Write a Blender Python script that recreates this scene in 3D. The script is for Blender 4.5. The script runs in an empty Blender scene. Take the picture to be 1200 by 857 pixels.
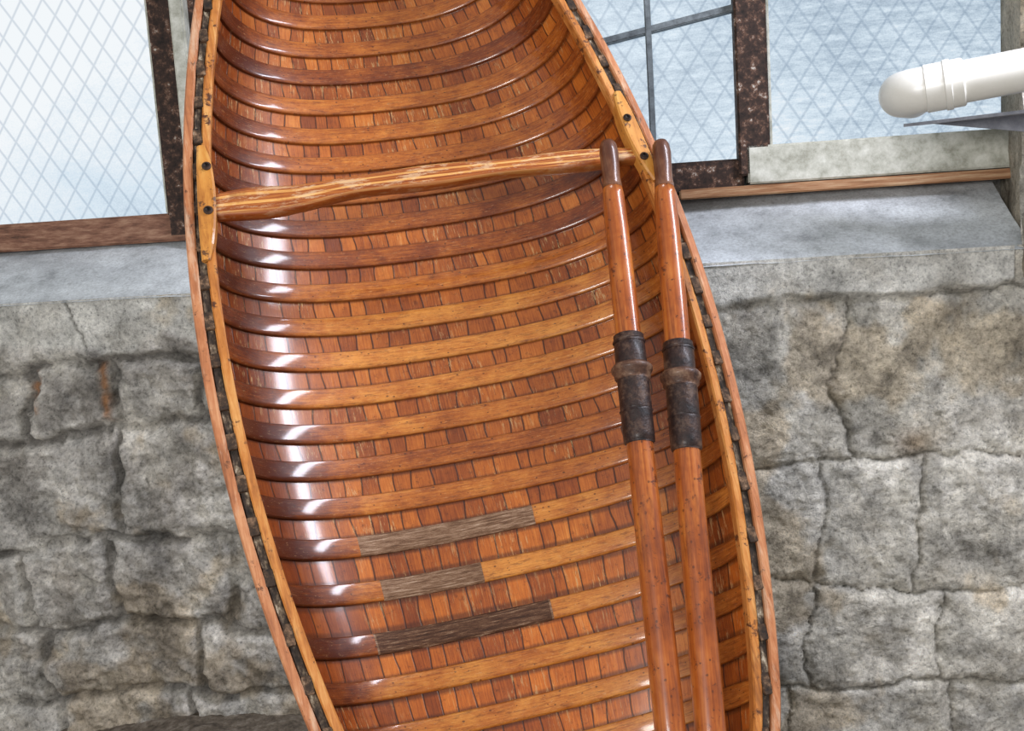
import bpy, bmesh, math, random
import numpy as np
from mathutils import Matrix, Vector
random.seed(4); rng=np.random.RandomState(7)
S=bpy.context.scene
try:
    S.view_settings.view_transform='Standard'
except Exception: pass

# ---------------------------------------------------------------- helpers
def new_obj(name,verts,faces,mat=None,smooth=False,uv=None,attrs=None,parent=None,cols=None):
    me=bpy.data.meshes.new(name)
    me.from_pydata([tuple(map(float,v)) for v in verts],[],[tuple(map(int,f)) for f in faces])
    if uv is not None:
        l=me.uv_layers.new(name='UVMap')
        li=np.empty(len(me.loops),dtype=np.int32); me.loops.foreach_get('vertex_index',li)
        l.data.foreach_set('uv',np.asarray(uv,dtype=np.float32)[li].ravel())
    if attrs:
        for k,a in attrs.items():
            at=me.attributes.new(k,'FLOAT','POINT'); at.data.foreach_set('value',np.asarray(a,dtype=np.float32))
    if cols is not None:
        at=me.attributes.new('Col','FLOAT_COLOR','POINT')
        c=np.ones((len(verts),4),dtype=np.float32); c[:,:3]=cols
        at.data.foreach_set('color',c.ravel())
    if mat: me.materials.append(mat)
    me.polygons.foreach_set('use_smooth',[smooth]*len(me.polygons))
    me.update()
    o=bpy.data.objects.new(name,me); S.collection.objects.link(o)
    if parent: o.parent=parent
    return o
def empty(name,mw=None):
    e=bpy.data.objects.new(name,None); S.collection.objects.link(e); e.empty_display_size=.1
    if mw is not None: e.matrix_world=mw
    return e
def gridfaces(nu,nv,closed=False):
    i,j=np.meshgrid(np.arange(nu-1),np.arange(nv if closed else nv-1),indexing='ij')
    j2=(j+1)%nv
    return np.stack([i*nv+j,(i+1)*nv+j,(i+1)*nv+j2,i*nv+j2],-1).reshape(-1,4)
def boxmesh(bm,x0,x1,y0,y1,z0,z1,dz=0):
    vs=[bm.verts.new(p) for p in[(x0,y0,z0),(x1,y0,z0+dz),(x1,y1,z0+dz),(x0,y1,z0),(x0,y0,z1),(x1,y0,z1+dz),(x1,y1,z1+dz),(x0,y1,z1)]]
    for f in[(0,3,2,1),(4,5,6,7),(0,1,5,4),(1,2,6,5),(2,3,7,6),(3,0,4,7)]: bm.faces.new([vs[i] for i in f])
def boxes(name,lst,mat,parent=None,bevel=.003):
    bm=bmesh.new()
    for b in lst: boxmesh(bm,*b)
    if bevel: bmesh.ops.bevel(bm,geom=bm.edges[:],offset=bevel,segments=2,affect='EDGES')
    me=bpy.data.meshes.new(name); bm.to_mesh(me); bm.free(); me.materials.append(mat)
    o=bpy.data.objects.new(name,me); S.collection.objects.link(o)
    if parent: o.parent=parent
    return o
def lathe(name,prof,mat,parent=None,seg=28):
    V=[];A=np.linspace(0,2*math.pi,seg,endpoint=False)
    for p in prof:
        z=p[0]; rx=p[1]; ry=p[2] if len(p)>2 else p[1]
        for a in A: V.append((rx*math.cos(a),ry*math.sin(a),z))
    F=[tuple(f) for f in gridfaces(len(prof),seg,True)]
    F.append(tuple(range(seg))[::-1]); n=len(prof); F.append(tuple((n-1)*seg+i for i in range(seg)))
    return new_obj(name,V,F,mat,True,parent=parent)

def vn(x,y,seed):
    r=np.random.RandomState(seed).rand(256,256)
    xi=np.floor(x).astype(int); yi=np.floor(y).astype(int); fx=x-xi; fy=y-yi
    fx=fx*fx*(3-2*fx); fy=fy*fy*(3-2*fy)
    a=r[xi%256,yi%256]; b=r[(xi+1)%256,yi%256]; c=r[xi%256,(yi+1)%256]; d=r[(xi+1)%256,(yi+1)%256]
    return (a*(1-fx)+b*fx)*(1-fy)+(c*(1-fx)+d*fx)*fy-.5
def fbm(x,y,s,seed,o=4,g=.5):
    t=0*x;a=1
    for k in range(o):
        t=t+a*vn(x*s+37*k,y*s+11*k,seed+k); s*=2.03; a*=g
    return t
def ss(a,b,x):
    t=np.clip((x-a)/(b-a),0,1); return t*t*(3-2*t)

# ---------------------------------------------------------------- node helper
class N:
    def __init__(s,name):
        s.m=bpy.data.materials.new(name); s.m.use_nodes=True; s.t=s.m.node_tree; s.t.nodes.clear()
        s.out=s.t.nodes.new('ShaderNodeOutputMaterial')
    def n(s,typ,ins=None,**kw):
        nd=s.t.nodes.new(typ)
        for k,v in kw.items(): setattr(nd,k,v)
        if ins:
            for k,v in ins.items(): s.set(nd,k,v)
        return nd
    def set(s,nd,k,v):
        if isinstance(v,bpy.types.NodeSocket): s.t.links.new(v,nd.inputs[k])
        else: nd.inputs[k].default_value=v
    def math(s,op,a,b=None,c=None,clamp=False):
        nd=s.n('ShaderNodeMath',operation=op,use_clamp=clamp); s.set(nd,0,a)
        if b is not None: s.set(nd,1,b)
        if c is not None: s.set(nd,2,c)
        return nd.outputs[0]
    def mix(s,f,a,b,mode='MIX'):
        nd=s.n('ShaderNodeMix',data_type='RGBA',blend_type=mode)
        s.set(nd,0,f); s.set(nd,6,a); s.set(nd,7,b); return nd.outputs[2]
    def ramp(s,v,stops,interp='LINEAR'):
        nd=s.n('ShaderNodeValToRGB'); s.set(nd,0,v); cr=nd.color_ramp; cr.interpolation=interp
        while len(cr.elements)<len(stops): cr.elements.new(.5)
        for e,(p,c) in zip(cr.elements,stops):
            e.position=p; e.color=(c if len(c)==4 else (*c,1)) if not isinstance(c,(int,float)) else (c,c,c,1)
        return nd.outputs[0]
    def noise(s,vec,scale,detail=4,rough=.6,dist=0):
        nd=s.n('ShaderNodeTexNoise',ins={'Scale':scale,'Detail':detail,'Roughness':rough,'Distortion':dist}); s.set(nd,'Vector',vec); return nd.outputs[0]
    def mapv(s,vec,scale,loc=(0,0,0),rot=(0,0,0)):
        nd=s.n('ShaderNodeMapping',ins={'Scale':scale,'Location':loc,'Rotation':rot}); s.set(nd,'Vector',vec); return nd.outputs[0]
    def bsdf(s,color,rough=.5,coat=0,coatr=.1,height=None,bstr=.3,bdist=.002,metal=0,spec=.25):
        p=s.n('ShaderNodeBsdfPrincipled',ins={'Base Color':color,'Roughness':rough,'Coat Weight':coat,'Coat Roughness':coatr,'Metallic':metal,'Specular IOR Level':spec})
        if height is not None:
            b=s.n('ShaderNodeBump',ins={'Strength':bstr,'Distance':bdist,'Height':height}); s.t.links.new(b.outputs[0],p.inputs['Normal'])
        s.t.links.new(p.outputs[0],s.out.inputs[0]); return s.m

def wood(name,cols,vecsrc='Object',grain=(60,60,3),rough=.3,coat=.5,coatr=.1,specks=0.,wear=None,stains=None):
    k=N(name); tc=k.n('ShaderNodeTexCoord'); v=tc.outputs[vecsrc]
    g=k.noise(k.mapv(v,grain),1,5,.7,.6)
    big=k.noise(v,8,4,.65)
    val=k.math('ADD',k.math('MULTIPLY',g,.6),k.math('MULTIPLY',big,.5))
    c=k.ramp(val,[(.36,cols[0]),(.54,cols[1]),(.72,cols[2])])
    if specks:
        vo=k.n('ShaderNodeTexVoronoi',ins={'Scale':1.}); k.set(vo,'Vector',k.mapv(v,(specks,specks,specks*.8)))
        d=k.math('LESS_THAN',vo.outputs['Distance'],.13)
        c=k.mix(k.math('MULTIPLY',d,.6),c,(.03,.012,.006,1))
    if wear:
        w=k.ramp(k.noise(v,wear[0],6,.75),[(wear[1],0),(wear[1]+.06,1)])
        c=k.mix(w,c,wear[2])
    if stains:
        w=k.ramp(k.noise(k.mapv(v,(30,30,5)),1,5,.75),[(stains[0],0),(stains[0]+.12,1)])
        c=k.mix(k.math('MULTIPLY',w,.7),c,stains[1])
    return k.bsdf(c,rough,coat,coatr,g,.25,.001)

# ---------------------------------------------------------------- materials
SP=.0782
def mat_planks():
    k=N('cedar_planking'); uv0=k.n('ShaderNodeUVMap',uv_map='UVMap').outputs[0]   # u: girth (m)   v: rib index
    sp=k.n('ShaderNodeSeparateXYZ'); k.set(sp,0,uv0); u,v=sp.outputs[0],sp.outputs[1]
    uv=k.mapv(uv0,(1,SP,1))
    bay=k.math('FLOOR',v)
    wn=k.n('ShaderNodeTexWhiteNoise',noise_dimensions='1D'); k.set(wn,'W',k.math('FLOOR',k.math('MULTIPLY',v,.2)))
    wob=k.math('MULTIPLY',k.noise(k.mapv(uv,(6,7,1)),1,2,.5),.9)
    W=k.math('ADD',k.math('ADD',k.math('MULTIPLY',u,23.),wob),k.math('MULTIPLY',k.math('FLOOR',k.math('MULTIPLY',wn.outputs[0],2.2)),.37))
    ve=k.n('ShaderNodeTexVoronoi',voronoi_dimensions='1D',feature='DISTANCE_TO_EDGE',ins={'Scale':1.,'Randomness':.85}); k.set(ve,'W',W)
    vc=k.n('ShaderNodeTexVoronoi',voronoi_dimensions='1D',feature='F1',ins={'Scale':1.,'Randomness':.85}); k.set(vc,'W',W)
    sc=k.n('ShaderNodeSeparateColor'); k.set(sc,0,vc.outputs['Color'])
    wn2=k.n('ShaderNodeTexWhiteNoise',noise_dimensions='2D')
    cb=k.n('ShaderNodeCombineXYZ'); k.set(cb,0,sc.outputs[0]); k.set(cb,1,bay); k.set(wn2,'Vector',cb.outputs[0])
    g=k.noise(k.mapv(uv,(300,16,1)),1,5,.7,.4)
    big=k.noise(k.mapv(uv,(7,7,1)),1,7,.75)
    val=k.math('ADD',k.math('ADD',k.math('ADD',k.math('MULTIPLY',wn2.outputs[0],.16),k.math('MULTIPLY',sc.outputs[1],.16)),k.math('MULTIPLY',g,.52)),k.math('MULTIPLY',big,.52))
    val=k.math('SUBTRACT',val,.09)
    c=k.ramp(val,[(.30,(.085,.016,.005)),(.5,(.24,.055,.009)),(.66,(.43,.118,.016)),(.88,(.64,.25,.05))])
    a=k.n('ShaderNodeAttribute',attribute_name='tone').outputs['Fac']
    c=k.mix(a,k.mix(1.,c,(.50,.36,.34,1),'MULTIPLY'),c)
    lo=k.ramp(k.math('MULTIPLY',k.math('ADD',v,3.),.08),[(0.,1),(.45,0)])      # plank colour brighter towards the foot
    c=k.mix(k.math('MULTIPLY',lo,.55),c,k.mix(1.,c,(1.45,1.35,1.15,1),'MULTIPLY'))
    seam=k.ramp(ve.outputs['Distance'],[(.0,1),(.025,1),(.055,0)])
    c=k.mix(k.math('MULTIPLY',seam,.85),c,(.025,.007,.003,1))
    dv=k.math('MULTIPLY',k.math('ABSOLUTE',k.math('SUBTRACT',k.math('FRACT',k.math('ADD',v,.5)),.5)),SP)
    shade_grime=k.ramp(k.math('MULTIPLY',dv,10.),[(.20,1),(.218,.9),(.26,0)])
    c=k.mix(k.math('MULTIPLY',shade_grime,.6),c,(.04,.010,.004,1))  # paints shadow beside the ribs onto the planks, along with gathered dirt
    dk=k.ramp(k.noise(k.mapv(uv,(50,60,1)),1,6,.8),[(.56,0),(.66,1)])
    c=k.mix(k.math('MULTIPLY',dk,.6),c,(.06,.014,.004,1))
    sc1=k.ramp(k.noise(k.mapv(uv,(130,22,1)),1,6,.8),[(.55,0),(.62,1)])
    area=k.ramp(k.noise(k.mapv(uv,(4,3,1),(3.3,1.2,0)),1,3,.6),[(.46,0),(.58,1)])
    c=k.mix(k.math('MULTIPLY',k.math('MULTIPLY',sc1,area),.75),c,(.55,.36,.16,1))
    h=k.math('SUBTRACT',k.math('MULTIPLY',g,.5),seam)
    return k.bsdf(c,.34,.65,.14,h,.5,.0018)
def mat_ribs():
    k=N('varnished_ribs'); uv=k.n('ShaderNodeUVMap',uv_map='UVMap').outputs[0]
    g=k.noise(k.mapv(uv,(9,300,1)),1,6,.78,1.2)
    big=k.noise(k.mapv(uv,(11,16,1)),1,7,.78)
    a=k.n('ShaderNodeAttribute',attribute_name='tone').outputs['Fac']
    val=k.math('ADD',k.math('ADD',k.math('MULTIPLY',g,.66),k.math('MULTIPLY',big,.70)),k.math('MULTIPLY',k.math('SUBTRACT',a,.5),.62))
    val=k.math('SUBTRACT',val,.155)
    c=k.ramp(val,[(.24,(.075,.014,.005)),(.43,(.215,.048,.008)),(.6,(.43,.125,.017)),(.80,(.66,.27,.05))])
    vo=k.n('ShaderNodeTexVoronoi',ins={'Scale':1.,'Randomness':1.}); k.set(vo,'Vector',k.mapv(uv,(70,100,1)))
    sr=k.n('ShaderNodeSeparateColor'); k.set(sr,0,vo.outputs['Color'])
    d=k.math('LESS_THAN',vo.outputs['Distance'],k.math('MULTIPLY',sr.outputs[0],.20))
    c=k.mix(k.math('MULTIPLY',d,.7),c,(.05,.014,.005,1))
    s2=k.ramp(k.noise(k.mapv(uv,(60,260,1)),1,5,.8),[(.58,0),(.66,1)])
    c=k.mix(k.math('MULTIPLY',s2,.45),c,(.62,.40,.19,1))
    s3=k.ramp(k.noise(k.mapv(uv,(24,150,1),(5,5,0)),1,6,.8),[(.52,0),(.63,1)])
    c=k.mix(k.math('MULTIPLY',s3,.6),c,(.09,.02,.006,1))
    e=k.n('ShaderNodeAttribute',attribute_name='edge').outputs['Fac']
    c=k.mix(k.math('MULTIPLY',e,.55),c,(.08,.018,.005,1))  # rib edges painted darker: edge shadow plus some dirt
    p=k.n('ShaderNodeAttribute',attribute_name='patch').outputs['Fac']
    pn=k.noise(k.mapv(uv,(14,230,1)),1,8,.88)
    pc=k.ramp(pn,[(.38,(.05,.022,.012)),(.47,(.15,.075,.038)),(.55,(.30,.185,.115)),(.64,(.55,.42,.31))])
    pd=k.ramp(pn,[(.38,(.022,.010,.006)),(.49,(.07,.028,.013)),(.57,(.17,.085,.045)),(.64,(.45,.33,.22))])
    pc=k.mix(k.math('GREATER_THAN',p,1.5),pc,pd)
    pk=k.math('GREATER_THAN',p,.5)
    c=k.mix(pk,c,pc)
    r=k.math('ADD',.34,k.math('MULTIPLY',pk,.3))
    m=k.bsdf(c,r,.65,.12,g,.4,.0013)
    pr=[n for n in k.t.nodes if n.type=='BSDF_PRINCIPLED'][0]
    k.set(pr,'Coat Weight',k.math('SUBTRACT',.65,k.math('MULTIPLY',pk,.58)))
    return m
M_plank=mat_planks(); M_rib=mat_ribs()
M_out=wood('outwale_wood',[(.14,.045,.02),(.40,.15,.06),(.58,.30,.15)],grain=(90,90,4),rough=.5,coat=.15,wear=(45,.59,(.10,.04,.02,1)),stains=(.53,(.58,.40,.27,1)))
M_in=wood('inwale_wood',[(.20,.055,.012),(.46,.17,.036),(.64,.34,.11)],grain=(90,90,4),rough=.42,coat=.3,wear=(30,.57,(.08,.03,.015,1)),stains=(.54,(.2,.07,.02,1)))
M_cleat=wood('cleat_wood',[(.28,.09,.014),(.52,.22,.04),(.62,.34,.09)],grain=(70,70,6),rough=.42,coat=.3,wear=(36,.57,(.10,.04,.014,1)))
M_oar=wood('oar_wood',[(.10,.018,.005),(.31,.076,.013),(.50,.17,.035)],grain=(80,80,4),rough=.34,coat=.45,specks=62,wear=(42,.58,(.08,.022,.01,1)),stains=(.53,(.14,.032,.01,1)))
M_grip=wood('oar_grip_wood',[(.03,.012,.007),(.09,.028,.012),(.22,.10,.05)],grain=(60,60,9),rough=.4,coat=.35)
def mat_gap():
    k=N('weathered_rail_gap'); v=k.n('ShaderNodeTexCoord').outputs['Object']
    n=k.noise(k.mapv(v,(60,60,30)),1,5,.7)
    c=k.ramp(n,[(.36,(.012,.01,.008)),(.5,(.045,.032,.024)),(.59,(.16,.12,.08)),(.68,(.5,.45,.35))])
    return k.bsdf(c,.8,height=n,bstr=.5,bdist=.003)
M_gap=mat_gap()
def mat_leather(name,c0,c1,c2):
    k=N(name); v=k.n('ShaderNodeTexCoord').outputs['Object']
    n=k.noise(v,32,6,.7); c=k.ramp(n,[(.35,c0),(.52,c1),(.7,c2)])
    return k.bsdf(c,.45,.1,.2,k.noise(v,120,4,.7),.6,.003)
M_lea=mat_leather('oar_leather',(.008,.005,.005),(.028,.014,.011),(.12,.07,.045))
M_ring=mat_leather('oar_button_leather',(.02,.01,.008),(.085,.04,.024),(.22,.13,.08))
def mat_canvas():
    k=N('painted_canvas'); v=k.n('ShaderNodeTexCoord').outputs['Object']
    n=k.noise(v,9,5,.6); return k.bsdf(k.ramp(n,[(.3,(.03,.06,.04)),(.7,(.06,.11,.07))]),.45,.2,.2,n,.1,.002)
M_canvas=mat_canvas()
def mat_stone():
    k=N('stone_masonry'); v=k.n('ShaderNodeTexCoord').outputs['Object']
    a=k.n('ShaderNodeAttribute',attribute_name='Col').outputs['Color']
    n1=k.noise(v,18,12,.76,.4); n2=k.noise(v,95,6,.78); n3=k.noise(v,5.5,6,.65)
    c=k.mix(1.,a,k.ramp(n1,[(.32,.48),(.44,.94),(.52,1.05),(.64,1.35)]),'MULTIPLY')
    c=k.mix(1.,c,k.ramp(n2,[(.34,.45),(.46,1.),(.66,1.35)]),'MULTIPLY')
    c=k.mix(1.,c,k.ramp(n3,[(.34,(.84,.82,.79)),(.5,(1,1,1)),(.64,(1.14,1.14,1.13))]),'MULTIPLY')
    h=k.math('ADD',n1,k.math('MULTIPLY',n2,.4))
    return k.bsdf(c,.92,height=h,bstr=1.,bdist=.015,spec=.15)
M_stone=mat_stone()
def mat_sill():
    k=N('cement_sill'); v=k.n('ShaderNodeTexCoord').outputs['Object']
    a=k.n('ShaderNodeAttribute',attribute_name='Col').outputs['Color']
    n1=k.noise(v,10,11,.76); n2=k.noise(v,120,5,.75)
    c=k.mix(1.,a,k.ramp(n1,[(.34,.62),(.45,.92),(.52,1.03),(.66,1.25)]),'MULTIPLY')
    c=k.mix(1.,c,k.ramp(n2,[(.34,.72),(.5,1.),(.66,1.15)]),'MULTIPLY')
    return k.bsdf(c,.6,height=n1,bstr=.6,bdist=.007,spec=.4)
M_sill=mat_sill()
def mat_simple(name,stops,scale,rough=.8,bs=.4,bd=.003,coat=0,detail=6,stretch=(1,1,1)):
    k=N(name); v=k.n('ShaderNodeTexCoord').outputs['Object']
    n=k.noise(k.mapv(v,stretch),scale,detail,.72); return k.bsdf(k.ramp(n,stops),rough,coat,.2,n,bs,bd)
M_dirt=mat_simple('dirt_floor',[(.3,(.05,.04,.03)),(.5,(.15,.12,.09)),(.7,(.30,.26,.21))],30,.95,1,.02)
M_fwood=mat_simple('old_window_wood',[(.3,(.06,.03,.02)),(.5,(.20,.095,.06)),(.68,(.34,.20,.13))],14,.7,.5,.003,stretch=(1,3,6))
M_fwoodD=mat_simple('dark_flaked_frame',[(.35,(.014,.010,.009)),(.52,(.045,.026,.02)),(.60,(.14,.075,.05)),(.67,(.50,.47,.42))],34,.75,.5,.003)
M_head=mat_simple('dark_rib_heads',[(.35,(.012,.009,.008)),(.5,(.05,.03,.018)),(.62,(.20,.12,.07)),(.74,(.5,.45,.35))],40,.8)
M_steel=mat_simple('grey_muntin',[(.3,(.06,.07,.08)),(.7,(.20,.23,.25))],30,.6)
M_flash=mat_simple('weathered_sill_board',[(.3,(.24,.24,.19)),(.5,(.45,.45,.39)),(.7,(.62,.62,.56))],20,.7,.5,.003)
M_strip=mat_simple('dry_wood_strip',[(.3,(.10,.045,.02)),(.5,(.32,.16,.08)),(.7,(.52,.36,.22))],20,.75,.5,.003,stretch=(.3,3,6))
M_pvc=mat_simple('pvc_plastic',[(.3,(.68,.665,.61)),(.7,(.78,.765,.715))],5,.35,.02,.001,coat=.2)
M_metal=mat_simple('galvanised_bracket',[(.3,(.16,.17,.20)),(.7,(.36,.37,.42))],20,.45)
M_bolt=mat_simple('dark_bolt',[(.3,(.02,.015,.012)),(.7,(.09,.06,.05))],60,.45)
def mat_glass():
    k=N('frosted_wired_glass'); v=k.n('ShaderNodeTexCoord').outputs['Object']
    sp=k.n('ShaderNodeSeparateXYZ'); k.set(sp,0,v); x,z=sp.outputs[0],sp.outputs[2]
    def line(sgn):
        q=k.math('ADD',k.math('MULTIPLY',x,1/.072),k.math('MULTIPLY',z,sgn/.108))
        fr=k.math('ABSOLUTE',k.math('SUBTRACT',k.math('FRACT',q),.5))
        return k.ramp(fr,[(.0,1),(.03,.9),(.085,0)])
    w=k.math('MAXIMUM',line(1),line(-1))
    n=k.noise(k.mapv(v,(1.6,1,2.6)),1,3,.5,.2); n2=k.noise(k.mapv(v,(14,1,60)),1,6,.8); n3=k.noise(k.mapv(v,(220,1,220)),1,2,.6)
    grad=k.math('MULTIPLY',k.math('SUBTRACT',z,1.75),k.math('ADD',k.math('MULTIPLY',x,-.42),.10))
    side=k.math('MULTIPLY',x,-.08)
    val=k.math('ADD',k.math('ADD',k.math('ADD',k.math('MULTIPLY',n,.6),.33),k.math('MULTIPLY',k.math('SUBTRACT',n2,.5),k.math('ADD',.55,k.math('MULTIPLY',x,.28)))),k.math('ADD',grad,side))
    val=k.math('ADD',val,k.math('MULTIPLY',k.math('SUBTRACT',n3,.5),.22))
    c=k.ramp(val,[(.22,(.26,.33,.41)),(.42,(.45,.56,.67)),(.60,(.68,.80,.90)),(.80,(.92,.96,.99))])
    c=k.mix(k.math('MULTIPLY',w,.42),c,k.mix(.5,k.mix(1.,c,(.4,.5,.62,1),'MULTIPLY'),(.25,.33,.43,1)))
    e=k.n('ShaderNodeEmission',ins={'Strength':1.0}); k.set(e,'Color',c)
    g=k.n('ShaderNodeBsdfGlossy',ins={'Roughness':.25,'Color':(.8,.8,.8,1)})
    mx=k.n('ShaderNodeMixShader',ins={0:.05}); k.t.links.new(e.outputs[0],mx.inputs[1]); k.t.links.new(g.outputs[0],mx.inputs[2])
    k.t.links.new(mx.outputs[0],k.out.inputs[0]); return k.m
M_glass=mat_glass()

# ---------------------------------------------------------------- room: wall frame
ang=math.atan(.12)
WM=Matrix.Translation((0,3.12,0))@Matrix.Rotation(-ang,4,'Z')
def stone_face(X,Z,rowsL,rowsR,split=.0):
    Xw=X+.07*fbm(X,Z,3.2,11,3)+.026*fbm(X,Z,13,15,5,.6); Zw=Z+.065*fbm(X,Z,2.6,21,3)+.024*fbm(X,Z,12,25,5,.6)
    dist=np.full(X.shape,1.); sid=np.zeros(X.shape)
    for rows,msk in((rowsL,X<split),(rowsR,X>=split)):
        for ri,(z0,z1,js) in enumerate(rows):
            js=[-9]+list(js)+[9]
            for ji in range(len(js)-1):
                m=msk&(Zw>=z0)&(Zw<z1)&(Xw>=js[ji])&(Xw<js[ji+1])
                d=np.minimum(np.minimum(Zw-z0,z1-Zw),np.minimum(Xw-js[ji],js[ji+1]-Xw))
                dist=np.where(m,d,dist); sid=np.where(m,ri*17+ji*5+(3 if rows is rowsR else 0)+1,sid)
    return dist,sid
rowsL=[(-1,.05,[-1.9,-1.5,-1.05,-.6,-.2]),(.05,.29,[-2.1,-1.52,-.99,-.5]),(.29,.57,[-2.0,-1.55,-1.27,-.86,-.4]),(.57,.89,[-1.85,-1.21,-.8,-.4]),(.89,1.10,[-2.2,-1.84,-1.44,-1.2,-.95,-.5]),(1.10,3.5,[])]
rowsR=[(-1,.08,[.3,.75,1.2,1.7]),(.08,.36,[.2,.62,.82,1.16,1.7]),(.36,.70,[.4,.83,1.10,1.9]),(.70,1.19,[.35,.93,1.75]),(1.19,1.5,[1.38]),(1.5,1.8,[1.6]),(1.8,2.1,[1.8]),(2.1,2.4,[1.5]),(2.4,3.5,[1.9])]
def wall_patch(name,x0,x1,z0,z1,res,parent=None):
    nx=int((x1-x0)/res)+1; nz=int((z1-z0)/res)+1
    X,Z=np.meshgrid(np.linspace(x0,x1,nx),np.linspace(z0,z1,nz),indexing='ij')
    dist,sid=stone_face(X,Z,rowsL,rowsR)
    rgt=ss(-.2,.3,X)
    par=ss(1.13,1.16,Z+(.10-.05*rgt)*fbm(X,Z,5,90,5)-.03*rgt)*(X<1.36)
    smear=ss(-.10,.14,fbm(X,Z,4.5,60,6,.6))
    groove=(1-ss(0,.017-.010*rgt,dist))*(1-.95*par)*(1-.6*smear*(1-.6*rgt))
    hid=np.sin(sid*12.9898)*43758.5453; hid=hid-np.floor(hid)
    rid=1-2*np.abs(fbm(X,Z,8,131,6,.62))
    disp=(.030-.022*rgt)*ss(0,.030,dist)*(1-par)*(1-.4*smear)+.012*(hid-.5)*(1-par)+.022*fbm(X,Z,7,31,7,.68)*(1-.7*par)*(1-.5*rgt)+.010*rid*(1-.7*par)*(1-.5*rgt)+.022*par
    cr=np.abs(fbm(X,Z,4.2,77,5)); crack=(1-ss(0,.006,cr))*.45*(fbm(X,Z,2.1,81,2)>.08)
    cx=-1.33+.18*(1.36-Z)*2+.02*fbm(Z*2,Z,16,3,3); crack=np.maximum(crack,(1-ss(.0,.006,np.abs(X-cx)))*(Z>1.13)*(X<-1)*.9)
    disp-=crack*.010+groove*.010
    base=np.stack([.31+.12*hid,.292+.112*hid,.266+.10*hid],-1)
    baseR=np.stack([.47+.07*hid,.447+.066*hid,.392+.06*hid],-1)
    col=base*(1-rgt[...,None])+baseR*rgt[...,None]
    mort=np.array([.54,.515,.46]); col=col+(mort-col)*(smear*.5)[...,None]
    mj=(ss(.006,.016,dist)*(1-ss(.022,.045,dist)))*(1-par)*ss(-.15,.15,fbm(X,Z,5,301,4)); col=col+(np.array([.58,.56,.51])-col)*(mj*.4)[...,None]
    wash=ss(.08,.22,fbm(X,Z,6,200,6,.65)); col=col+(np.array([.62,.60,.56])-col)*(wash*.35)[...,None]
    pc=np.array([.57,.56,.52]); col=col+(pc-col)*(par*.9)[...,None]
    col=col*(1-.5*groove-.65*crack)[...,None]
    col*=(1+(.72-.35*par)*fbm(X,Z,9,41,7,.70))[...,None]
    br=ss(.12,.32,fbm(X,Z,3,52,5,.6))
    col=col*(1-br[...,None]*np.array([.08,.16,.27]))
    st=np.exp(-(((X-1.10)/.055)**2+((Z-.76)/.04)**2)); col=col*(1-(st*.5)[...,None]*np.array([.8,1,1.2]))
    for sx,za,zb in((-1.435,.9,1.09),(-1.205,.93,1.10)):
        r=np.exp(-((X-sx+.02*fbm(X,Z,14,5,3))/.013)**2)*ss(za-.02,za+.03,Z)*(1-ss(zb-.02,zb+.01,Z))*.8*ss(-.2,.1,fbm(X,Z,20,7,3))
        col=col+(np.array([.40,.19,.08])-col)*r[...,None]
    V=np.stack([X,-disp,Z],-1).reshape(-1,3)
    F=gridfaces(nx,nz)
    return new_obj(name,V,F,M_stone,True,cols=np.clip(col.reshape(-1,3),.01,1),parent=parent)
wall=wall_patch('wall_back',-2.6,1.385,-.22,1.287,.0055); wall.matrix_world=WM
pier=wall_patch('pier_face',1.38,2.4,-.22,3.0,.012,wall)
def strip_grid(name,P00,P10,P01,P11,nx,ny,mat,parent,amp,col,seed,cv=.35):
    s,t=np.meshgrid(np.linspace(0,1,nx),np.linspace(0,1,ny),indexing='ij')
    P=[np.array(p) for p in(P00,P10,P01,P11)]
    V=(1-s)[...,None]*(1-t)[...,None]*P[0]+s[...,None]*(1-t)[...,None]*P[1]+(1-s)[...,None]*t[...,None]*P[2]+s[...,None]*t[...,None]*P[3]
    a=V@np.array([1,1.3,0]); b=V@np.array([0,1,1.])
    n=fbm(a,b,6,seed,5); nrm=np.cross(P[1]-P[0],P[2]-P[0]); nrm/=np.linalg.norm(nrm)
    V=V+nrm*(amp*n)[...,None]
    c=np.array(col)*(1+cv*fbm(a,b,4,seed+9,5))[...,None]
    return new_obj(name,V.reshape(-1,3),gridfaces(nx,ny),mat,True,cols=c.reshape(-1,3),parent=parent)
strip_grid('sloped_sill',(-2.6,-.026,1.283),(1.40,-.026,1.275),(-2.6,.33,1.435),(1.40,.33,1.475),420,40,M_sill,wall,.006,(.52,.55,.57),3,.3)
strip_grid('reveal_jamb',(1.385,-.03,1.2),(1.45,.36,1.2),(1.385,-.03,3.0),(1.42,.36,3.0),40,160,M_stone,wall,.02,(.44,.39,.31),13)
boxes('header',[(-2.6,1.4,-.0,.4,2.6,3.0)],M_stone,wall,0)
boxes('masonry_core',[(-2.6,2.4,.42,.5,-.1,3.0)],M_stone,wall,0)
for nm in('header','masonry_core'):
    m_=bpy.data.objects[nm].data; at=m_.attributes.new('Col','FLOAT_COLOR','POINT'); at.data.foreach_set('color',[.3,.28,.25,1]*len(m_.vertices))

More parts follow.
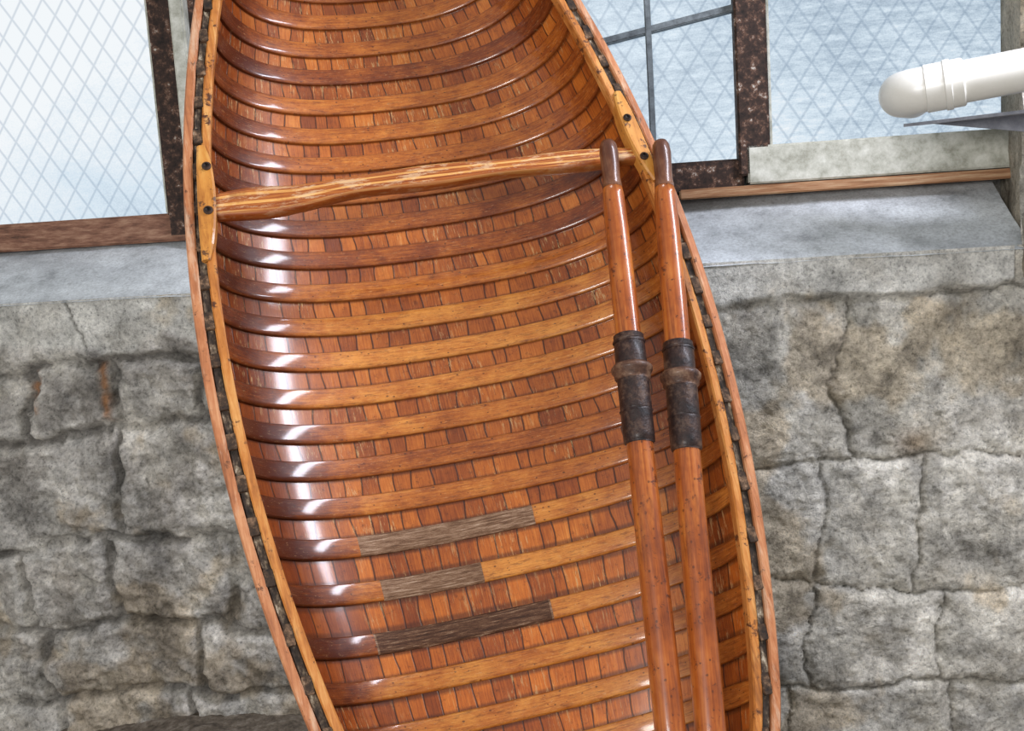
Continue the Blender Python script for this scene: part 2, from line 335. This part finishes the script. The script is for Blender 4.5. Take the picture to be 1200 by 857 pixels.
def window(name,frames,panes,extra=()):
    e=empty(name); e.matrix_world=WM
    for i,(mat,lst,bv) in enumerate(frames): boxes('frame_part_%d'%(i+1),lst,mat,e,bv)
    for i,p in enumerate(panes): boxes('pane_%d'%(i+1),[p],M_glass,e,0)
    return e
window('window_1',[
 (M_fwood,[(-2.4,-1.0,.27,.36,1.437,1.525)],.006),
 (M_fwoodD,[(-1.085,-1.0,.265,.36,1.45,2.6)],.006),
 (M_flash,[(-1.100,-1.085,.29,.34,1.525,2.6)],.003)],
 [(-2.4,-1.10,.315,.325,1.52,2.6)])
window('window_2',[
 (M_fwoodD,[(-.93,.69,.26,.36,1.478,1.572),(-.96,-.88,.27,.36,1.45,2.6)],.006),
 (M_steel,[(.422,.440,.27,.33,1.57,2.6),(-.10,-.082,.27,.33,1.57,2.6),(-.6,-.582,.27,.33,1.57,2.6),(-.9,-.09,.275,.33,1.958,1.978),(-.09,.68,.272,.33,1.862,1.882,.132),(-.9,.68,.275,.33,2.36,2.38)],.003)],
 [(-.9,.68,.315,.325,1.565,2.6)])
boxes('trim_1',[(-1.0,-.955,.23,.37,1.43,2.6)],M_flash,None,.006).matrix_world=WM
window('window_3',[
 (M_fwoodD,[(.675,.765,.24,.36,1.52,2.6)],.006),
 (M_flash,[(.70,1.44,.235,.36,1.495,1.605),(.765,.778,.28,.33,1.60,2.6)],.005),
 (M_strip,[(.50,1.44,.225,.34,1.463,1.492)],.004)],
 [(.775,1.43,.315,.325,1.60,2.6)])
# floor
nx,ny=240,200
X,Y=np.meshgrid(np.linspace(-3.2,3,nx),np.linspace(-1.6,3.6,ny),indexing='ij')
Zf=.02*fbm(X,Y,5,5,5)-.012
nearw=ss(2.3,3.1,Y+.12*X)
Zf+=nearw*(.05*ss(-1.35,-.95,X)*(1-ss(-.5,-.1,X))-.13*ss(-.2,.4,X)-.03)+.018*fbm(X,Y,11,8,4)*nearw
floor=new_obj('floor',np.stack([X,Y,Zf],-1).reshape(-1,3),gridfaces(nx,ny),M_dirt,True)

# ---------------------------------------------------------------- canoe
lam,tau,psi=.5666,.0658,.2521
R=(Matrix.Rotation(psi,4,'Z')@Matrix.Rotation(-tau,4,'Y')@Matrix.Rotation(-lam,4,'X'))
CM=Matrix.Translation((-.0158,1.95,.9362))@R
canoe=empty('canoe',CM)
T0,T1=-1.09,2.08
def b0f(t): return .4736+.1281*t-.1680*t*t-.0006*t**3
def bf(t):
    t=np.asarray(t,float); u=np.clip((-.38-t)/(-.38-T0+.005),0,1)
    return np.maximum(b0f(t)*(1-u**2.3),.004)
def shf(t): t=np.asarray(t,float); return .0068*t*t-.0795*t
def Df(t):
    t=np.asarray(t,float); u=np.clip((-.5-t)/(-.5-T0+.01),0,1); w=np.clip((t-1.25)/(T1-1.25+.02),0,1)
    return .2714*np.sqrt(np.clip(1-u**3.2,.01,1))*np.sqrt(np.clip(1-w**3.5,.01,1))
def section(t,M,inset=.022,off=0.):
    n=2.6; ph=np.linspace(0,math.pi,600); bb=max(float(bf(t))-inset,.002)+off; D=float(Df(t))+off
    x=-np.sign(np.cos(ph))*np.abs(np.cos(ph))**(2/n)*bb; d=np.abs(np.sin(ph))**(2/n)*D
    L=np.concatenate([[0],np.cumsum(np.hypot(np.diff(x),np.diff(d)))])
    q=np.linspace(0,L[-1],M); xs=np.interp(q,L,x); ds=np.interp(q,L,d)
    tx=np.gradient(xs); td=np.gradient(ds); l=np.hypot(tx,td); nx_,nd_=td/l,-tx/l
    return xs,ds+float(shf(t)),nx_,nd_,q/L[-1]-.5,L[-1]
def ribt(k):
    e=0 if k>=0 else (-.014 if k==-1 else -.036+(k+2)*.008)
    return .0454+k*SP+e
KK=np.arange(-16,30); TT=np.array([ribt(k) for k in KK])
ts=np.linspace(T0,T1,260); M=110
V=[];UV=[];tone=[]
for t in ts:
    x,d,_,_,s,L=section(t,M)
    kv=float(np.interp(t,TT,KK))
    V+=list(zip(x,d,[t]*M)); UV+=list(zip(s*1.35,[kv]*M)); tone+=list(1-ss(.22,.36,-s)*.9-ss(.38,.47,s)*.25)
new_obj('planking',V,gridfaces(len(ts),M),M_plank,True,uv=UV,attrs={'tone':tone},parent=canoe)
V=[]
for t in ts[::2]:
    x,d,_,_,s,L=section(t,M,.020,.009); V+=list(zip(x,d,[t]*M))
new_obj('canvas_skin',V,gridfaces(len(ts[::2]),M),M_canvas,True,parent=canoe)
V=[];F=[];UV=[];tone=[];patch=[];edge=[]
patches={0:(-.27,.10,1),-1:(-.235,-.03,1),-2:(-.27,.085,2)}
for k in range(-13,25):
    t=ribt(k)
    if t<T0+.12 or t>T1-.15: continue
    Mr=150; rt=random.random(); base=len(V)
    w=.0205
    prof=[(-w,-.001,1),(-w+.0003,.0055,.8),(-w+.0025,.0076,.2),(-w+.008,.0084,0),(w-.008,.0084,0),(w-.0025,.0076,.2),(w-.0003,.0055,.8),(w,-.001,1)]
    for pt,ph_,ed in prof:
        x,d,nx_,nd_,s,L=section(t,Mr)
        taper=1-.25*ss(.38,.5,np.abs(s))
        jig=.002*np.sin(s*5+rt*20)
        x2,d2,_,_,_,_=section(t+pt,Mr)
        V+=list(np.stack([x2+nx_*ph_,d2+nd_*ph_,t+pt*taper+jig],-1))
        lo,hi,pv=patches.get(k,(9,9,0))
        patch+=list(((x>lo)&(x<hi)).astype(float)*pv)
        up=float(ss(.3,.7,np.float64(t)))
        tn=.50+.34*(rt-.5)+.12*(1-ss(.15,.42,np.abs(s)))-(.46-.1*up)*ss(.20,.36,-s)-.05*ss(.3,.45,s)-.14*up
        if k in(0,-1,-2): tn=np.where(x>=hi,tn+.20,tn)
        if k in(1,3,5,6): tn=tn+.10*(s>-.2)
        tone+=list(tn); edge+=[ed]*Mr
        UV+=list(zip(s*L+rt*7+k*.31,[pt+k*.1]*Mr))
    F+=list(gridfaces(len(prof),Mr)+base)
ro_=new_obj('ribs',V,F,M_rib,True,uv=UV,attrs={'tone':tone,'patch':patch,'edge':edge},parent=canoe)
md=ro_.modifiers.new('es','EDGE_SPLIT'); md.split_angle=math.radians(35)
def rail(name,off_o,off_i,dtop,dbot,mat,side,t0=T0,t1=T1,bev=.003):
    tt=np.linspace(t0,t1,260); V=[]
    for t in tt:
        b=float(bf(t)); o=max(b-off_o,.003); i=max(b-off_i,.001); sh=float(shf(t))
        P=[(o,dbot),(o,dtop+bev),(o-bev,dtop),(i+bev,dtop),(i,dtop+bev),(i,dbot)]
        V+=[(side*px,sh+pd,t) for px,pd in P]
    F=[tuple(f) for f in gridfaces(len(tt),6,True)]+[tuple(range(6)),tuple((len(tt)-1)*6+i for i in range(6))]
    return new_obj(name,V,F,mat,False,parent=canoe)
for sd,nm in((-1,'left'),(1,'right')):
    rail('outwale_'+nm,0,.018,-.012,.016,M_out,sd)
    rail('rail_gap_'+nm,.0175,.035,-.003,.012,M_gap,sd)
    rail('inwale_'+nm,.0345,.052,-.010,.014,M_in,sd)
    bx=[]
    for k in range(-13,25):
        t=ribt(k)
        if t<T0+.15 or t>T1-.2: continue
        b=float(bf(t)); sh=float(shf(t)); w=.013+random.random()*.006
        xa,xb=sorted((sd*(b-.0175),sd*(b-.035))); bx.append((xa,xb,sh-.0085-random.random()*.002,sh+.01,t-w,t+w))
    boxes('rib_heads_'+nm,bx,M_head,canoe,.001)
for nm,ta,tb in(('deck_top',1.78,T1),('deck_foot',T0,-.92)):
    V=[];n=14
    for t in np.linspace(ta,tb,n):
        b=max(float(bf(t))-.04,.002)
        for x in np.linspace(-b,b,7): V.append((x,float(shf(t))-.006-.012*(1-(x/b)**2)*min(b/.1,1),t))
    new_obj(nm,V,gridfaces(n,7),M_in,True,parent=canoe)
# thwart
tT=.672; bb=float(bf(tT))-.034; V=[];edge=[];lam_=[]; n=90
for i in range(n):
    q=-1+2*i/(n-1); x=q*bb
    wd=.0225+.003*math.cos(q*math.pi*3)-.004*q
    if q<-.62: wd+=.006*math.sin((q+1)/.38*math.pi)
    tc=tT+.010*(1-q*q)-.008*math.exp(-((q+.62)/.18)**2)
    dc=float(shf(tT))+.004
    th=.015
    for a in range(20):
        an=a/20*2*math.pi; ca,sa=math.cos(an),math.sin(an)
        cz=math.copysign(abs(ca)**.45,ca)
        V.append((x,dc-th*math.copysign(abs(sa)**.45,sa),tc+wd*cz))
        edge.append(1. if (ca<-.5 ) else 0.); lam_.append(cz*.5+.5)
F=[tuple(f) for f in gridfaces(n,20,True)]+[tuple(range(20)),tuple((n-1)*20+i for i in range(20))]
def mat_thwart():
    k=N('laminated_thwart'); v=k.n('ShaderNodeTexCoord').outputs['Object']
    sp=k.n('ShaderNodeSeparateXYZ'); k.set(sp,0,v)
    g=k.noise(k.mapv(v,(4,60,260)),1,6,.8,.5)
    l=k.n('ShaderNodeAttribute',attribute_name='lam').outputs['Fac']
    band=k.ramp(k.math('SINE',k.math('ADD',k.math('MULTIPLY',l,21.),k.math('MULTIPLY',sp.outputs[0],2.5))),[(.0,0),(.42,0),(.55,1)])
    st=k.math('ADD',k.math('MULTIPLY',band,.22),k.math('SUBTRACT',g,.12))
    c=k.ramp(st,[(.30,(.20,.042,.008)),(.46,(.38,.11,.018)),(.66,(.66,.35,.10))])
    w=k.ramp(k.noise(k.mapv(v,(14,30,60)),1,6,.8),[(.52,0),(.60,1)]); c=k.mix(k.math('MULTIPLY',w,.5),c,(.68,.50,.30,1))
    d=k.ramp(k.noise(v,11,5,.7),[(.52,0),(.62,1)]); c=k.mix(k.math('MULTIPLY',d,.5),c,(.16,.035,.008,1))
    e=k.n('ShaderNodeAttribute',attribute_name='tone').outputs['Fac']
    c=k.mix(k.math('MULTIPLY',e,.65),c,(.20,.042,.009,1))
    return k.bsdf(c,.30,.55,.12,g,.3,.001)
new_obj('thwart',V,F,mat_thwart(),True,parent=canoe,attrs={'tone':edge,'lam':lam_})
for sd,nm,ta,tb in((-1,'left',.555,.80),(1,'right',.60,.82)):
    V=[];n=26
    for i in range(n):
        q=i/(n-1); t=ta+(tb-ta)*q; b=float(bf(t)); sh=float(shf(t))
        e=math.sin(math.pi*min(max(q,.02),.98))**.45
        xi=b-.034-.026*e; xo=b-.026; h=.010*min(1,e*1.2)
        V+=[(sd*xo,sh-.010,t),(sd*xo,sh-.011-h,t),(sd*(xo-.004),sh-.014-h,t),(sd*(xi+.004),sh-.014-h,t),(sd*xi,sh-.011-h,t),(sd*xi,sh+.01,t)]
    F=[tuple(f) for f in gridfaces(n,6,True)]+[tuple(range(6)),tuple((n-1)*6+i for i in range(6))]
    new_obj('cleat_'+nm,V,F,M_cleat,False,parent=canoe)
    for j,dt in enumerate((-.02,.075)):
        t=tT+dt; b=float(bf(t))
        o=lathe('bolt_%s_%d'%(nm,j+1),[(-.003,.008),(.0,.009),(.003,.0085),(.005,.005)],M_bolt,canoe,16)
        o.matrix_basis=Matrix.Translation((sd*(b-.045),float(shf(t))-.025,t))@Matrix.Rotation(math.radians(90),4,'X')

# ---------------------------------------------------------------- camera
th=math.radians(7.7);ro=math.radians(3.7)
Fv=Vector((0,math.cos(th),-math.sin(th)));r0=Vector((1,0,0));u0=Vector((0,math.sin(th),math.cos(th)))
Rv=r0*math.cos(ro)-u0*math.sin(ro);Uv=u0*math.cos(ro)+r0*math.sin(ro); Cp=Vector((0,0,1.45))
cam=bpy.data.cameras.new('camera'); co=bpy.data.objects.new('camera',cam); S.collection.objects.link(co)
m=Matrix.Identity(4)
for i in range(3): m[i][0]=Rv[i];m[i][1]=Uv[i];m[i][2]=-Fv[i];m[i][3]=Cp[i]
co.matrix_world=m; cam.sensor_width=36; cam.lens=39.0; cam.clip_start=.05; S.camera=co

# ---------------------------------------------------------------- oars
def make_oar(top,bot,a):
    d=(bot-top).normalized(); L=(bot-top).length
    z=(-d); y=Vector((0,1,0)); y=(y-z*y.dot(z)).normalized(); x=y.cross(z)
    mm=Matrix.Identity(4)
    for i in range(3): mm[i][0]=x[i];mm[i][1]=y[i];mm[i][2]=z[i];mm[i][3]=bot[i]
    e=empty('oar',mm)
    H=lambda s:L-s
    lathe('grip',[(H(0),.006),(H(.003),.013),(H(.012),.0175),(H(.03),.0195),(H(.06),.0185),(H(.09),.0175),(H(.105),.0195),(H(.112),.020)][::-1],M_grip,e)
    pr=[(H(.110),.0195),(H(.13),.0215),(H(.2),.0235),(H(.35),.0245),(H(.6),.0245),(H(.8),.0255),(H(1.05),.0265)]
    s0=1.05
    for q in np.linspace(0,1,24)[1:]:
        s=s0+(L-s0)*q; w=.0265+.045*ss(.15,.6,np.float64(q))
        if q>.94: w*=math.sqrt(max(1-((q-.94)/.065)**2,.02))
        pr.append((H(s),float(w),float(.0265-.019*ss(0.1,.6,np.float64(q)))))
    lathe('shaft_and_blade',pr[::-1],M_oar,e)
    lathe('leather_sleeve',[(H(a),.0255),(H(a+.002),.0290),(H(a+.05),.0300),(H(a+.1),.0302),(H(a+.2),.0295),(H(a+.213),.0290),(H(a+.216),.0255)][::-1],M_lea,e)
    lathe('button_collar',[(H(a+.060),.030),(H(a+.062),.035),(H(a+.068),.0395),(H(a+.075),.0385),(H(a+.078),.0355),(H(a+.088),.034),(H(a+.092),.030)][::-1],M_ring,e)
    for i,s_ in enumerate((a+.012,a+.15)):
        lathe('stitch_band_%d'%(i+1),[(H(s_),.030),(H(s_+.003),.0318),(H(s_+.006),.030)][::-1],M_lea,e)
make_oar(Vector((.2243,2.3038,1.588)),Vector((.2257,1.4521,.01)),.430)
make_oar(Vector((.3353,2.3252,1.5824)),Vector((.2717,1.4623,.01)),.450)

# ---------------------------------------------------------------- PVC pipe & bracket
def tube(name,pts,rads,mat,parent,seg=36):
    V=[];n=len(pts)
    for i,p in enumerate(pts):
        p=Vector(p); d=(Vector(pts[min(i+1,n-1)])-Vector(pts[max(i-1,0)])).normalized()
        up=Vector((0,0,1)); a=d.cross(up).normalized(); b=a.cross(d)
        for j in range(seg):
            an=2*math.pi*j/seg; V.append(p+(a*math.cos(an)+b*math.sin(an))*rads[i])
    F=[tuple(f) for f in gridfaces(n,seg,True)]+[tuple(range(seg))[::-1],tuple((n-1)*seg+i for i in range(seg))]
    o=new_obj(name,V,F,mat,True,parent=parent)
    md=o.modifiers.new('es','EDGE_SPLIT'); md.split_angle=math.radians(40); return o
pe=empty('pvc_pipe',WM)
P1=Vector((1.072,-.2,1.690)); P2=Vector((1.315,-.26,1.716)); dr=(P2-P1).normalized()
tube('straight_run',[P1+dr*.05,P1+dr*1.2],[.0515,.0515],M_pvc,pe)
tube('hub',[P1+dr*.018,P1+dr*.020,P1+dr*.105,P1+dr*.109],[.0545,.0585,.0585,.055],M_pvc,pe)
tube('collar',[P1+dr*.062,P1+dr*.064,P1+dr*.078,P1+dr*.080],[.0585,.0615,.0615,.0585],M_pvc,pe)
back=Vector((.42,1,.03)).normalized(); rr=.050
cen=P1+dr*.006+back*rr; pts=[P1+dr*.03]
for i in range(17):
    an=i/16*math.pi/2; pts.append(cen-back*rr*math.cos(an)-dr*rr*math.sin(an))
pts.append(pts[-1]+back*.14)
tube('elbow',pts,[.0555]*len(pts),M_pvc,pe)
br=empty('pipe_bracket',WM)
zb=1.622
new_obj('plate',[(1.08,-.02,zb),(1.62,-.0,zb+.02),(1.62,-.30,zb+.01),(1.36,-.27,zb+.002),(1.08,-.02,zb-.008),(1.62,-.0,zb+.01),(1.62,-.30,zb-.0),(1.36,-.27,zb-.006)],[(0,3,2,1),(4,5,6,7),(0,1,5,4),(1,2,6,5),(2,3,7,6),(3,0,4,7)],M_metal,parent=br)
new_obj('web',[(1.12,-.03,zb),(1.62,-.03,zb+.01),(1.62,-.03,zb-.07),(1.40,-.03,zb-.045),(1.12,-.022,zb),(1.62,-.022,zb+.01),(1.62,-.022,zb-.07),(1.40,-.022,zb-.045)],[(0,3,2,1),(4,5,6,7),(0,1,5,4),(1,2,6,5),(2,3,7,6),(3,0,4,7)],M_metal,parent=br)
M_cr=mat_simple('pale_crumb',[(.3,(.55,.36,.12)),(.5,(.75,.62,.42)),(.7,(.85,.8,.7))],40,.8)
bm=bmesh.new()
for cx,cy,cz,r in((-.84,2.72,.045,.024),(-.82,2.70,.04,.016),(-.755,2.74,.045,.016),(-1.0,2.8,.035,.01)):
    q=bmesh.ops.create_icosphere(bm,subdivisions=2,radius=r,matrix=Matrix.Translation((cx,cy,cz)))
    for v in q['verts']:
        v.co+=Vector((random.uniform(-.25,.25),random.uniform(-.25,.25),random.uniform(-.3,.2)))*r
me=bpy.data.meshes.new('debris_crumbs'); bm.to_mesh(me); bm.free(); me.materials.append(M_cr)
o=bpy.data.objects.new('debris_crumbs',me); S.collection.objects.link(o)

# ---------------------------------------------------------------- lights
w=bpy.data.worlds.new('World'); S.world=w; w.use_nodes=True
bg=w.node_tree.nodes['Background']; bg.inputs[0].default_value=(.96,.97,1,1); bg.inputs[1].default_value=.55
def area(name,loc,target,sx,sy,power,col):
    l=bpy.data.lights.new(name,'AREA'); l.shape='RECTANGLE'; l.size=sx; l.size_y=sy; l.energy=power; l.color=col
    o=bpy.data.objects.new(name,l); S.collection.objects.link(o); o.location=loc
    o.rotation_euler=(Vector(target)-Vector(loc)).to_track_quat('-Z','Y').to_euler(); return o
area('side_highlight_light',(2.0,1.9,3.0),(-.3,2.2,1.2),.45,1.6,88,(.86,.88,1))  # added unseen area light, placed to raise the left-bilge highlight
area('front_fill_light',(-1.1,-1.8,2.0),(0,2.3,1.2),1.4,1.0,122,(1,.975,.94))  # soft fill added behind the camera to brighten the scene
